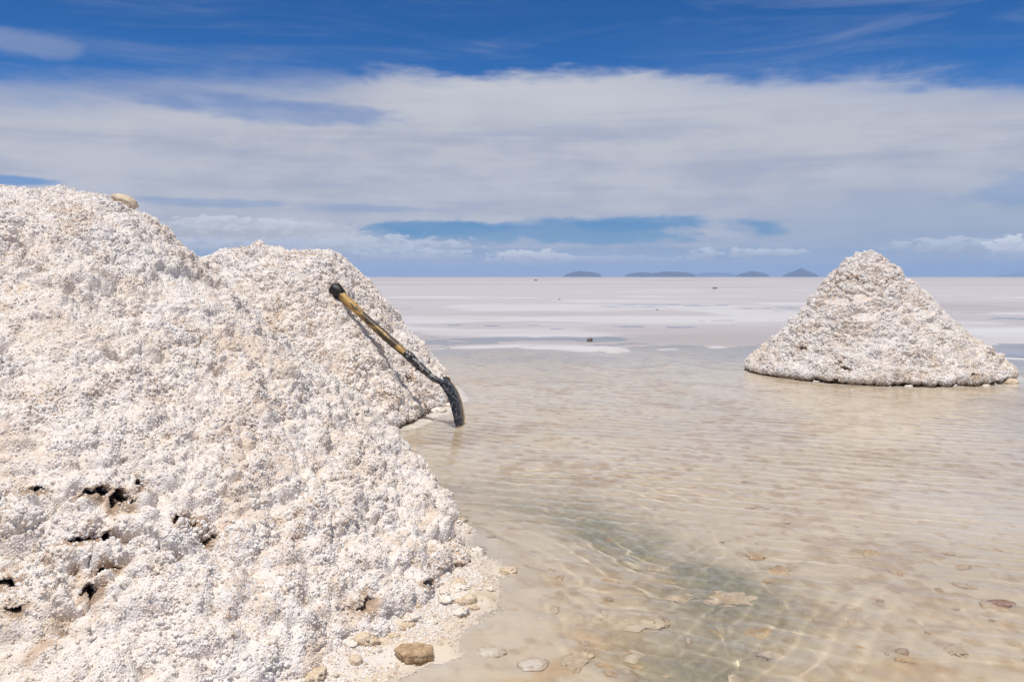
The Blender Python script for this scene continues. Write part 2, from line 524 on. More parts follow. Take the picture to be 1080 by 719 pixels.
chan = [tuple(ground(*p)[:2]) for p in [(520, 510), (590, 530), (660, 560), (720, 580), (765, 605), (770, 640), (745, 690), (730, 740)]]
def blob(x, y, px, py, rx, ry):
    g = ground(px, py)
    return np.exp(-(((x - g[0]) / rx) ** 2 + ((y - g[1]) / ry) ** 2))

def pile_edge_dist(pile, x, y):
    dx, dy = x - pile.c[0], y - pile.c[1]
    return np.hypot(dx, dy) - pile.R(np.arctan2(dy, dx))

def bed_fields(x, y):
    n = len(x)
    p3 = np.stack([x, y, np.zeros(n)], -1)
    d = np.hypot(x, y)
    yy = np.where(y > 0, np.maximum(y, d * 0.8), d)
    z = np.interp(yy, [0, 1.5, 2.2, 3, 4.2, 6, 8, 10, 11.2, 11.9, 12.6, 14, 15.5, 17, 22, 35, 60, 100, 300, 30000],
                  [-.05, -.045, -.055, -.085, -.10, -.085, -.06, -.028, -.012, .000, -.002, .001, .003, .003, .005, .008, .015, .03, .06, .06])
    n_a = fbm(p3 * 0.55, 4, 101)
    n_b = fbm(p3 * 2.3, 4, 102)
    n_c = fbm(p3 * 8.0, 4, 103)
    n_s = fbm(p3 * np.array([0.22, 0.6, 1]), 4, 104)
    near = 1 - sstep(8, 14, d)
    z = z + near * (0.012 * n_a + 0.010 * n_b + 0.004 * n_c) + sstep(7, 12, d) * (0.012 * n_s + 0.005 * n_b) * (1 - sstep(60, 140, d))
    cd = polyline_dist(x, y, chan)
    cm = np.exp(-(cd / (0.20 + 0.10 * n_b)) ** 2)
    z = z - 0.045 * cm
    # broken crust plates on the bed
    f, idv = worley(np.stack([x * 4.5 + 0.6 * n_b, y * 4.5 + 0.6 * n_c, 0 * x], -1), 7)
    plate = sstep(0.50, 0.40, f) if False else 1 - sstep(0.38, 0.46, f + 0.12 * n_c)
    pm = sstep(0.1, 0.45, n_b + 0.35 * np.exp(-((x - 0.25) / 0.7) ** 2 - ((y - 2.5) / 0.7) ** 2)) * (1 - sstep(4.5, 7, d))
    z = z + 0.017 * plate * pm * (0.4 + idv) + 0.006 * near * sstep(0.0, 0.12, fbm(p3 * 6.5 + 3, 4, 131)) * sstep(-0.2, 0.3, n_b)
    # salt apron round the foot of the big pile
    e1 = pile_edge_dist(pile1, x, y)
    th1 = np.arctan2(y - pile1.c[1], x - pile1.c[0])
    wide = np.interp(np.degrees(th1), [-120, -75, -60, -48, -38, -28, -15, 0], [0.45, 0.50, 0.50, 0.42, 0.36, 0.40, 0.10, 0.05])
    ap = 1 - sstep(0.0, 1.25, (e1 / wide) + 0.75 * n_b + 0.3 * n_c)
    z = np.where(ap > 0, z * (1 - ap) + ap * (0.008 + 0.016 * n_b + 0.010 * n_c), z)
    # small crust sheets by the other two piles
    e2 = pile_edge_dist(pile2, x, y)
    e3 = pile_edge_dist(pile3, x, y)
    ap2 = (1 - sstep(0.3, 1.0, e2 / 0.22 + 0.9 * n_b)) * 0.9
    ap3 = (1 - sstep(0.3, 1.0, e3 / 0.14 + 0.9 * n_b)) * 0.8
    ap3 = np.maximum(ap3, blob(x, y, 1066, 402, .28, .5) * 0.8 * sstep(-.3, .3, n_b + .3))
    for a in (ap2, ap3):
        z = z * (1 - a) + a * (0.001 + 0.006 * n_c)
    # bright dry strips in the middle distance
    g = [ground(450, 368), ground(545, 366), ground(640, 368)]
    st = polyline_dist(x, y * 0.55, [(q_[0], q_[1] * 0.55) for q_ in g])
    st_w = 0.6 + 0.8 * sstep(-0.9, 0.9, x)
    strip = np.exp(-(st / (0.22 * st_w + 0.16 * n_a)) ** 2) * sstep(-0.45, 0.25, n_s + n_b * 0.8)
    g2 = [ground(760, 366), ground(690, 369)]
    strip2 = np.exp(-(polyline_dist(x, y * 0.6, [(q_[0], q_[1] * 0.6) for q_ in g2]) / 0.09) ** 2) * sstep(-0.4, 0.2, n_b)
    g3 = [ground(1010, 349), ground(1200, 347)]
    strip3 = np.exp(-(polyline_dist(x, y * 0.4, [(q_[0], q_[1] * 0.4) for q_ in g3]) / 0.35) ** 2)
    g4 = [ground(1050, 377), ground(1180, 384)]
    strip4 = np.exp(-(polyline_dist(x, y * 0.6, [(q_[0], q_[1] * 0.6) for q_ in g4]) / 0.15) ** 2)
    strips = np.clip(strip + strip2 + strip3 + strip4, 0, 1)
    z = z * (1 - strips) + strips * 0.010
    wp = blob(x, y, 1075, 545, 0.42, 0.55) * sstep(-0.5, 0.3, n_b)
    z = z * (1 - wp) + wp * (-0.010)
    # --- albedo
    tan = np.array([0.69, 0.585, 0.445])
    pale = np.array([0.76, 0.675, 0.56])
    rust = np.array([0.47, 0.33, 0.20])
    olive = np.array([0.32, 0.30, 0.205])
    white = np.array([0.73, 0.695, 0.655])
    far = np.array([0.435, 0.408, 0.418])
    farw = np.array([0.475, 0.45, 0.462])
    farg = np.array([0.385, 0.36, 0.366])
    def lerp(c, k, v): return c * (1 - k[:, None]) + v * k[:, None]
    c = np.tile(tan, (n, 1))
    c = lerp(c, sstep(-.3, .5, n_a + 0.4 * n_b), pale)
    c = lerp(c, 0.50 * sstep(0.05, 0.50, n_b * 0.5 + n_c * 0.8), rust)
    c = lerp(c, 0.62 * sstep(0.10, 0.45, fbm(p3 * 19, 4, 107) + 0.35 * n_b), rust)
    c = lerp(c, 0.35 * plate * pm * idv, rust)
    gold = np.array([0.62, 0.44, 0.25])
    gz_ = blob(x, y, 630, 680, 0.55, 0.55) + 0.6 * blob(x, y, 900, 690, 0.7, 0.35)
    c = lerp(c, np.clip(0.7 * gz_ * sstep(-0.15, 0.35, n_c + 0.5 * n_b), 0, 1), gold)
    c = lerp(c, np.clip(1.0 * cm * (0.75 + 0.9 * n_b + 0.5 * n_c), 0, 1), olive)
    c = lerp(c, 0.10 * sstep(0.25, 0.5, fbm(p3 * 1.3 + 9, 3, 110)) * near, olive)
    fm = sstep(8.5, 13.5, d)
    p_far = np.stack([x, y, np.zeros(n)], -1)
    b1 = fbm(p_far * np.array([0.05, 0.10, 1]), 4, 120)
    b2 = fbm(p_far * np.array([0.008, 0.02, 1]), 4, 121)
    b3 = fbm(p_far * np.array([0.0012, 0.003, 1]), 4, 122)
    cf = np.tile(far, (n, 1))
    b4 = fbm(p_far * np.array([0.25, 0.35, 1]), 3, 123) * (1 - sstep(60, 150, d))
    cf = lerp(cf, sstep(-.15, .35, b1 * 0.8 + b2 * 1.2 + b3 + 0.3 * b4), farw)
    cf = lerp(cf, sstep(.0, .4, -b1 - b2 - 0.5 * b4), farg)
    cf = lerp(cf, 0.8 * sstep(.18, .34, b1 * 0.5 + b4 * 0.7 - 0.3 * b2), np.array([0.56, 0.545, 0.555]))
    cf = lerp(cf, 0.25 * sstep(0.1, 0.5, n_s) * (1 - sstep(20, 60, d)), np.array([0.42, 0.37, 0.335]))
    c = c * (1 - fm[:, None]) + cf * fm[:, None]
    c = lerp(c, np.clip(ap * (0.7 + 1.0 * n_c + 0.8 * n_b), 0, 1), white)
    c = lerp(c, np.clip(np.maximum(ap2, ap3) * 0.85, 0, 1), white)
    c = lerp(c, np.clip(strips * 0.95, 0, 1), np.array([0.58, 0.57, 0.58]))
    c = lerp(c, np.clip(wp * 0.9, 0, 1), np.array([0.72, 0.70, 0.70]))
    return z, np.clip(c, 0, 1)

def polar_grid(radii, front_span, step, step_back):
    fr = np.radians(front_span)
    # angle measured from +Y
    a = np.concatenate([np.arange(-fr, fr, step), np.arange(fr, 2 * math.pi - fr - step_back * 0.5, step_back)])
    A, Rr = np.meshgrid(a, radii)
    return (np.sin(A) * Rr).ravel(), (np.cos(A) * Rr).ravel(), len(radii), len(a)

m_bed, n, b = material('salt_flat_bed')
at = n.new('ShaderNodeAttribute', attribute_name='bed')
P = n.new('ShaderNodeNewGeometry').outputs['Position']
g1 = n.noise(P, 38, 5, 0.65)
g2 = n.noise(P, 140, 3, 0.6)
c = n.mix(n.step(g1, 0.30, 0.72, 0.0, 0.30), at.outputs['Color'], (0.72, 0.66, 0.58))
c = n.mix(n.step(g2, 0.58, 0.75, 0.0, 0.35), c, (0.40, 0.30, 0.20))
cdn = n.new('ShaderNodeVectorMath', operation='LENGTH')
n.put(cdn.inputs[0], P)
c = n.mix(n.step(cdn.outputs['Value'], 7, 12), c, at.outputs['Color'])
n.put(b.inputs['Base Color'], c)
b.inputs['Roughness'].default_value = 0.75
b.inputs['Specular IOR Level'].default_value = 0.25
bu = n.new('ShaderNodeBump')
bu.inputs['Strength'].default_value = 0.5
bu.inputs['Distance'].default_value = 0.01
n.put(bu.inputs['Height'], n.noise(P, 26, 6, 0.65))
n.put(b.inputs['Normal'], bu.outputs[0])

rad_n = np.concatenate([[0.02, 0.6, 1.0], np.exp(np.arange(math.log(1.35), math.log(11), 0.0033)), np.exp(np.arange(math.log(11.05), math.log(150), 0.009))])
rad = np.concatenate([rad_n, np.exp(np.arange(math.log(151.5), math.log(900), 0.009)), np.exp(np.linspace(math.log(910), math.log(25000), 60))])
x, y, nr_, nc_ = polar_grid(rad, 42, 0.0033, 0.05)
z, cbed = bed_fields(x, y)
bed = mesh_obj('salt_flat', np.stack([x, y, z], -1), grid_quads(nr_, nc_, True)[:, ::-1], m_bed)
set_color(bed, 'bed', cbed)
tag(bed, kind='structure')
bed['label'] = 'tan and white salt flat reaching to the horizon'

# ------------------------------------------------------------------ water
def wave(x, y):
    n = len(x)
    p3 = np.stack([x, y, np.zeros(n)], -1)
    d = np.hypot(x, y)
    w1 = vnoise(p3 * 0.9, 201); w2 = vnoise(p3 * 1.7 + 5, 202); w3 = vnoise(p3 * 4.0, 203); w4 = vnoise(p3 * 2.6 + 40, 204)
    def crest(kx, ky, lam, ph, pw=1.7, wob=1.0):
        k = 2 * math.pi / lam
        t = k * (kx * x + ky * y) + wob * (2.6 * w1 + 2.2 * w2 + 1.5 * w3) + ph
        s = 0.5 + 0.5 * np.sin(t)
        return s ** pw - 0.45
    # weights of the three wave trains
    gl = ground(640, 540); gr = ground(760, 660); gc = ground(900, 480)
    A = np.exp(-((x - gl[0]) / 0.75) ** 2 - ((y - gl[1]) / 1.1) ** 2)
    B = np.exp(-((x - gr[0]) / 0.8) ** 2 - ((y - gr[1]) / 0.8) ** 2)
    Cw = 0.55 + 0.45 * sstep(2.6, 4.2, y + 0.4 * x)
    am1 = np.clip(0.75 + 1.1 * w4 + 0.4 * w3, 0.15, 1.5); am2 = np.clip(0.7 + 1.1 * w2 - 0.4 * w3, 0.1, 1.5)
    h = 0.0058 * am1 * A * crest(0.85, 0.52, 0.125, 0.3, 2.6)
    h += 0.0034 * am2 * B * crest(0.82, -0.57, 0.105, 1.0, 2.2) + 0.0022 * am1 * B * crest(0.5, 0.86, 0.09, 1.0, 2.0)
    h += 0.0062 * Cw * (0.35 + 0.65 * am1) * crest(0.34, 0.94, 0.125, 2.0, 2.0)
    h += 0.0010 * crest(-0.5, 0.86, 0.085, 0.7, 1.3, 1.3) * (0.6 + 0.6 * w4)
    h += 0.0008 * crest(0.95, 0.3, 0.062, 1.9, 1.3, 1.6) * (0.5 + 0.6 * w2)
    h += 0.0030 * vnoise(p3 * np.array([6.5, 5.0, 1]), 207) + 0.0011 * vnoise(p3 * 12.5 + 3, 208)
    wq = np.stack([x + 0.05 * w3 + 0.08 * w4, y + 0.05 * w4 - 0.06 * w2, 0 * x], -1)
    r1 = vnoise(wq * np.array([5.2, 3.6, 1]) + 17, 211)
    r2 = vnoise(wq * np.array([8.5, 6.0, 1]) + 29, 212)
    nearw = 1 - sstep(3.5, 6.0, d)
    h += nearw * (0.0046 * (1 - np.sqrt(r1 * r1 + 0.003)) ** 4 * np.clip(0.6 + w2, 0, 1) + 0.0024 * (1 - np.sqrt(r2 * r2 + 0.004)) ** 4)
    e1 = pile_edge_dist(pile1, x, y)
    calm = 0.25 + 0.75 * sstep(0.05, 0.8, e1)
    fade = 1 - 0.85 * sstep(6.5, 13, d)
    return h * calm * fade * (0.75 + 0.5 * w1)

m_wat, n, b = material('shallow_water')
n.nt.nodes.remove(b)
gl = n.new('ShaderNodeBsdfGlass')
gl.inputs['IOR'].default_value = 1.333
gl.inputs['Roughness'].default_value = 0.0
gl.inputs['Color'].default_value = (0.985, 0.99, 0.985, 1)
P = n.new('ShaderNodeNewGeometry').outputs['Position']
bu = n.new('ShaderNodeBump')
bu.inputs['Strength'].default_value = 0.35
bu.inputs['Distance'].default_value = 0.02
mp = n.new('ShaderNodeMapping')
mp.inputs['Scale'].default_value = (0.6, 1.0, 1.0)
mp.inputs['Rotation'].default_value = (0, 0, 0.3)
n.put(mp.inputs['Vector'], P)
n.put(bu.inputs['Height'], n.noise(mp.outputs[0], 7, 3, 0.5, 0.5))
n.put(gl.inputs['Normal'], bu.outputs[0])
n.put(n.nt.nodes['Material Output'].inputs['Surface'], gl.outputs[0])

m_film, n, b = material('thin_water_film')
n.nt.nodes.remove(b)
tr = n.new('ShaderNodeBsdfTransparent'); tr.inputs['Color'].default_value = (0.97, 0.97, 0.965, 1)
gs = n.new('ShaderNodeBsdfGlossy'); gs.inputs['Roughness'].default_value = 0.03
fr = n.new('ShaderNodeFresnel'); fr.inputs['IOR'].default_value = 1.333
P = n.new('ShaderNodeNewGeometry').outputs['Position']
bu = n.new('ShaderNodeBump'); bu.inputs['Strength'].default_value = 0.25; bu.inputs['Distance'].default_value = 0.01
n.put(bu.inputs['Height'], n.noise(P, 9, 3, 0.5, 0.5))
n.put(gs.inputs['Normal'], bu.outputs[0]); n.put(fr.inputs['Normal'], bu.outputs[0])
mx = n.new('ShaderNodeMixShader')
n.put(mx.inputs[0], fr.outputs[0]); n.put(mx.inputs[1], tr.outputs[0]); n.put(mx.inputs[2], gs.outputs[0])
n.put(n.nt.nodes['Material Output'].inputs['Surface'], mx.outputs[0])

nw = len(rad_n)
xw, yw, zw = x[:nw * nc_], y[:nw * nc_], z[:nw * nc_]
h = wave(xw, yw)
dep = h - zw
q = grid_quads(nw, nc_, True)[:, ::-1]
qd = dep[q]
deep = qd.min(1) > 0.016
film = (~deep) & (qd.max(1) > -0.002)
def submesh(name, mask, mat):
    u, inv = np.unique(q[mask].ravel(), return_inverse=True)
    return mesh_obj(name, np.stack([xw, yw, h], -1)[u], inv.reshape(-1, 4), mat)
water = submesh('water', deep, m_wat)
tag(water, kind='structure')
water['label'] = 'clear shallow water rippling over the tan salt bed'
water.cycles.is_caustics_caster = True
film_o = submesh('water', film, m_film)
tag(film_o, kind='structure')
film_o['label'] = 'thin film of water along the salt shores'

# ------------------------------------------------------------------ distant hills
m_hill, n, b = material('dark_island_rock')
P = n.new('ShaderNodeTexCoord').outputs['Object']
n.put(b.inputs['Base Color'], n.mix(n.step(n.noise(P, 0.01, 5, 0.6), 0.35, 0.65), (0.035, 0.03, 0.024), (0.06, 0.05, 0.036)))
b.inputs['Roughness'].default_value = 0.95

def hill(px0, px1, tops, dist, label, seed):
    """tops: (fraction along, pixels above the horizon)"""
    nu, nv = 90, 24
    u = np.linspace(0, 1, nu)
    v = np.linspace(-1, 1, nv)
    U, V = np.meshgrid(u, v)
    U, V = U.ravel(), V.ravel()
    x0, x1 = (px0 - 540) / F * dist, (px1 - 540) / F * dist
    w = x1 - x0
    ph = np.interp(U, [t[0] for t in tops], [t[1] for t in tops]) * dist / F
    pn = np.stack([U * 9 + seed, V * 3, 0 * U], -1)
    z = ph * (1 - V ** 2) ** 0.8 * (1 + 0.16 * fbm(pn, 4, seed))
    x = U * w - w / 2
    y = V * (w * 0.22) * (0.6 + 0.4 * np.sin(U * math.pi))
    edge = (np.abs(V) > 0.99) | (U < 0.001) | (U > 0.999)
    z = np.where(edge, -0.5, z)
    o = mesh_obj('hill', np.stack([x, y, z], -1), grid_quads(nv, nu)[:, ::-1], m_hill)
    o.location = ((x0 + x1) / 2, dist, 0.05)
    tag(o, label, kind='structure')
    return o

hill(593, 635, [(0, 0), (.12, 3.4), (.3, 5.2), (.45, 6.6), (.6, 5.6), (.8, 4.6), (.92, 3.2), (1, 0)], 12000, 'leftmost dark blue island hill on the horizon', 1)
hill(658, 693, [(0, 0), (.08, 3), (.2, 3.6), (.4, 5), (.7, 4.8), (.9, 3.2), (1, 0)], 12600, 'low rounded island hill joined to a longer one', 2)
hill(684, 733, [(0, 0), (.1, 4), (.3, 5.6), (.5, 5.0), (.65, 5.6), (.85, 4.2), (.95, 3.4), (1, 0)], 12000, 'long low double-topped island hill', 3)
hill(724, 782, [(0, 0), (.2, 3.6), (.5, 4.6), (.8, 4.0), (1, 0)], 22000, 'faint pale hill between two darker island hills', 4)
hill(775, 811, [(0, 0), (.12, 3.2), (.35, 5.4), (.55, 6.2), (.8, 4.2), (.92, 2.6), (1, 0)], 12000, 'small dome-shaped island hill left of the pointed one', 5)
hill(824, 862, [(0, 0), (.12, 3.4), (.35, 6.6), (.5, 8.6), (.62, 7.6), (.85, 4.2), (.94, 2.8), (1, 0)], 12000, 'tallest pointed dark island hill beside the salt cone', 6)
hill(1046, 1125, [(0, 0), (.2, 3), (.5, 8), (.8, 6), (1, 0)], 24500, 'very faint hill at the right end of the horizon', 7)

# ------------------------------------------------------------------ stones and lumps
def rock_mesh(name, seed, mat, squash=(1, 1, 1), rough=0.25, sub=4, cells=0.45, flat=0.0, ragged=0.0):
    import bmesh
    bm = bmesh.new()
    bmesh.ops.create_icosphere(bm, subdivisions=sub, radius=1.0)
    co = np.array([v.co[:] for v in bm.verts])
    fa = np.array([[v.index for v in f.verts] for f in bm.faces])
    bm.free()
    nn = co.copy()
    f, idv = worley(co / cells + seed * 3.1, seed)
    d = rough * (np.clip(1 - (f / 0.75) ** 2, -0.4, 1) * (0.4 + idv * 0.8) - 0.3) + rough * 0.9 * fbm(co * 1.3 + seed, 3, seed)
    f2, _ = worley(co / (cells * 0.4) + seed, seed + 9)
    d += rough * 0.35 * np.clip(1 - (f2 / 0.75) ** 2, -0.4, 1)
    co = co + nn * d[:, None]
    if flat:
        co[:, 2] = np.where(co[:, 2] > flat, flat + (co[:, 2] - flat) * 0.18, co[:, 2])
    if ragged:
        t = np.arctan2(co[:, 1], co[:, 0])
        k = 1 - sstep(-0.5, 0.35, co[:, 2])
        co[:, :2] *= (1 - ragged * k * (0.5 + 0.5 * np.sin(t * 17 + 2 * np.sin(t * 5))))[:, None]
    co = co * np.array(squash)
    return mesh_obj(name, co, None, mat, True, tris=fa)

STONES = []
def bed_z(x_, y_):
    zz, _ = bed_fields(np.array([x_, x_ + 1e-4]), np.array([y_, y_]))
    return float(zz[0])

def put(o, px, py, wpx, zc=0.3, z0=0.0, rot=None):
    g = ground(px, py, z0)
    for _ in range(3):
        zb = bed_z(g[0], g[1])
        g = ground(px, py, zb)
    s = wpx * (g[1] / F) / 2
    o.location = (g[0], g[1], zb + s * zc * 0.35)
    o.scale = (s, s, s)
    o.rotation_euler = (0, 0, rnd.uniform(0, 6.28) if rot is None else rot)
    STONES.append(o)
    return o

o = put(rock_mesh('salt_block', 3, M_BROWN, (1, 0.72, 0.55), 0.16, 5, 0.5, 0.45, 0.16), 437, 693, 42, 0.7, 0.004, 0.1)
tag(o, 'brown flat-topped salt block with a ragged underside, lying before the biggest pile', 'salt block')
o = put(rock_mesh('salt_chunk', 4, M_LUMP, (1, 0.75, 0.35), 0.3, 4), 518, 696, 30, 0.3, 0.0, 0.2)
tag(o, 'white salt chunk in the shallows right of the brown block', 'salt chunk')
o = put(rock_mesh('salt_chunk', 5, M_LUMP, (1, 0.75, 0.35), 0.3, 4), 563, 713, 34, 0.3, 0.0, 0.4)
tag(o, 'white salt chunk in the shallows at the bottom edge of the photo', 'salt chunk')
o = put(rock_mesh('stone', 6, M_TAN, (1, 0.85, 0.65), 0.12, 4), 375, 698, 17, 0.7, 0.004)
tag(o, 'small tan stone left of the brown block', 'stone')
o = put(rock_mesh('stone', 7, M_TAN, (1, 0.8, 0.6), 0.15, 4), 383, 676, 22, 0.7, 0.006)
tag(o, 'tan stone at the foot of the biggest pile under a dark hollow', 'stone')
o = put(rock_mesh('stone', 8, M_TAN, (1, 0.8, 0.5), 0.15, 4), 606, 716, 20, 0.1, -0.03)
tag(o, 'tan stone under water at the bottom edge of the photo', 'stone')
o = put(rock_mesh('stone', 9, M_TAN, (1, 0.8, 0.7), 0.15, 4), 495, 634, 17, 0.7, 0.006)
tag(o, 'round tan stone on the white crust at the foot of the biggest pile', 'stone')
o = put(rock_mesh('stone', 10, M_RED, (1, 0.7, 0.35), 0.15, 4), 1056, 651, 28, 0.3, -0.05, 0.1)
tag(o, 'reddish stone lying alone in the clear water at lower right', 'stone')
o = put(rock_mesh('salt_slab', 12, M_TAN, (1, 0.62, 0.16), 0.42, 5, 0.55), 772, 652, 54, -0.1, -0.09, 0.15)
tag(o, 'tan salt slab under water beside the dark olive channel', 'salt slab')
o = put(rock_mesh('salt_slab', 13, M_WET, (1, 0.6, 0.16), 0.42, 5, 0.5), 662, 668, 80, -0.1, -0.065, -0.1)
tag(o, 'widest tan salt slab under water with a dark cracked edge', 'salt slab')
o = put(rock_mesh('stone', 17, M_DARK, (1, 0.7, 0.7), 0.3, 3), 622, 359.5, 6, 0.8, -0.004)
tag(o, 'tiny dark clod on the wet flat near the bright strip', 'clod')
for k, (px, py, w, lab) in enumerate([(565, 296, 4, 'distant brown clod just under the horizon left of the islands'), (590, 316, 3, 'distant dark clod on the salt flat straight below the leftmost island'),
                                      (754, 304.5, 5, 'distant flat dark clod on the salt flat between the faint hill and the cone'), (693, 327, 3, 'distant dark clod on the flat below the long island')]):
    o = put(rock_mesh('clod', 30 + k, M_DARK, (1, 0.7, 0.4), 0.3, 2), px, py, w, 0.5, 0.0)
    tag(o, lab, 'clod')
# flat tan stone on the crown of the big pile
p = pile1.hit(132, 213)
if p is None: p = at_depth(132, 212, 4.0)
o = rock_mesh('stone', 18, M_TAN, (1, 0.8, 0.5), 0.14, 4)
s = 13 * p[1] / F
o.location = (p[0], p[1], p[2] - s * 0.05); o.scale = (s, s, s); o.rotation_euler = (0, 0.45, 0.2)
STONES.append(o)
tag(o, 'flat tan stone lying on the crown of the biggest salt pile', 'stone')
for (px, py, w, sd, lab) in [(1053, 398, 20, 41, 'larger tan salt clump at the right foot of the cone pile'), (1067, 405, 14, 42, 'small tan salt clump at the far right foot of the cone pile')]:
    o = put(rock_mesh('salt_clump', sd, M_TAN, (1, 0.8, 0.6), 0.25, 4), px, py, w, 0.6, 0.0)
    tag(o, lab, 'salt clump')
for (px, py, w, sd, lab) in [(462, 434, 16, 43, 'pale salt clump at the foot of the middle pile beside the shovel blade'), (473, 428, 12, 44, 'small pale salt clump in the water behind the shovel blade')]:
    o = put(rock_mesh('salt_clump', sd, M_LUMP, (1, 0.8, 0.4), 0.25, 4), px, py, w, 0.5, 0.0)
    tag(o, lab, 'salt clump')

# many alike crumbs and pebbles
def scatter(protos, spots, label, cat, group):
    for k, (x_, y_, z_, s_) in enumerate(spots):
        src = protos[k % len(protos)]
        if k < len(protos):
            o_ = src
        else:
            o_ = src.copy(); COL.objects.link(o_)
        o_.location = (x_, y_, z_); o_.scale = (s_, s_ * rnd.uniform(.8, 1.1), s_ * rnd.uniform(.7, 1.0))
        o_.rotation_euler = (rnd.uniform(-.3, .3), rnd.uniform(-.3, .3), rnd.uniform(0, 6.28))
        tag(o_, label, cat, group)
        STONES.append(o_)

prot = [rock_mesh('salt_lump', 60 + k, [M_LUMP, M_TAN, M_LUMP][k], (1, 0.85, 0.6), 0.5, 4, 0.4) for k in range(3)]
spots = []
while len(spots) < 170:
    a = math.radians(rnd.uniform(-78, -12))
    r = float(pile1.R(a)) + abs(rnd.gauss(0, 0.12)) - 0.02
    x_, y_ = pile1.c[0] + r * math.cos(a), pile1.c[1] + r * math.sin(a)
    s_ = rnd.choice([.004, .005, .006, .008, .010, .014, .02, .026])
    spots.append((x_, y_, bed_z(x_, y_) + s_ * 0.1, s_))
scatter(prot, spots, 'small pale salt lump fallen at the foot of the biggest pile', 'salt lump', 'salt lumps round the biggest pile')
prot = [rock_mesh('pebble', 70 + k, [M_TAN, M_WET, M_PEB][k], (1, 0.8, 0.4), 0.2, 3) for k in range(3)]
spots = []
while len(spots) < 50:
    px, py = rnd.uniform(520, 1100), 420 + 300 * rnd.random() ** 0.7
    g = ground(px, py, -0.08)
    if pile_edge_dist(pile1, np.array([g[0]]), np.array([g[1]]))[0] < 0.1: continue
    s_ = rnd.choice([.007, .010, .012, .016, .024])
    spots.append((g[0], g[1], bed_z(g[0], g[1]) + s_ * 0.1, s_))
scatter(prot, spots, 'small tan pebble under the clear water on the salt bed', 'pebble', 'pebbles under the shallow water')
M_GOLD = stone_material('golden_salt_stone', (0.55, 0.38, 0.21), (0.70, 0.55, 0.36), 1.8)
prot = [rock_mesh('sunken_stone', 90 + k, [M_GOLD, M_TAN, M_GOLD, M_WET][k], (1, 0.75, 0.3), 0.42, 4, 0.5) for k in range(4)]
spots = []
while len(spots) < 46:
    px, py = rnd.gauss(640, 75), rnd.uniform(585, 735)
    if rnd.random() < 0.25: px = rnd.uniform(780, 1060)
    g = ground(px, py, -0.06)
    if pile_edge_dist(pile1, np.array([g[0]]), np.array([g[1]]))[0] < 0.42: continue
    s_ = rnd.choice([.012, .016, .02, .026, .034, .045])
    spots.append((g[0], g[1], bed_z(g[0], g[1]) - s_ * 0.10, s_))
scatter(prot, spots, 'golden-tan salt stone sunk in the bed of the near water', 'sunken stone', 'sunken stones in the near water')
prot = [rock_mesh('salt_crumb', 80 + k, M_LUMP, (1, 0.85, 0.5), 0.5, 4, 0.4) for k in range(2)]
spots = []
while len(spots) < 14:
    a = math.radians(rnd.uniform(-150, 10))
    r = float(pile3.R(a)) + abs(rnd.gauss(0, 0.06)) - 0.02
    x_, y_ = pile3.c[0] + r * math.cos(a), pile3.c[1] + r * math.sin(a)
    s_ = rnd.choice([.010, .014, .018, .03])
    spots.append((x_, y_, -0.004, s_))
scatter(prot, spots, 'white salt crumb at the foot of the cone-shaped pile', 'salt crumb', 'salt crumbs round the cone pile')

# loose salt grit washed out round the foot of the big pile
g = np.random.default_rng(5)
ng = 60000
ga = np.radians(g.uniform(-85, -5, ng))
gr_ = pile1.R(ga) + np.abs(g.normal(0, 0.16, ng)) - 0.02
gx, gy = pile1.c[0] + gr_ * np.cos(ga), pile1.c[1] + gr_ * np.sin(ga)
gz, _c = bed_fields(gx, gy)
p3 = np.stack([gx, gy, 0 * gx], -1)
ok = (gz > -0.02) & (g.random(ng) < sstep(-0.25, 0.35, fbm(p3 * 7, 3, 301)) * 0.9 + 0.08)
gx, gy, gz = gx[ok], gy[ok], gz[ok]
m_ = len(gx)
gs_ = 0.0013 + 0.0050 * g.random(m_) ** 3.5
V = ICO_V[None] * (1 + g.uniform(-0.3, 0.25, (m_, 12, 1))) * g.uniform(0.6, 1.2, (m_, 1, 3)) * gs_[:, None, None] + np.stack([gx, gy, gz + gs_ * 0.2], -1)[:, None, :]
grit = mesh_obj('salt_grit', V.reshape(-1, 3), None, M_PILE, False, tris=(ICO_F[None] + (np.arange(m_) * 12)[:, None, None]).reshape(-1, 3))
set_color(grit, 'dirt_and_shade', np.repeat(np.repeat((g.random(m_) ** 2 * 1.1)[:, None], 12, 0), 3, 1))
tag(grit, kind='stuff')
grit['label'] = 'loose salt grit washed out round the foot of the biggest pile'
STONES.append(grit)

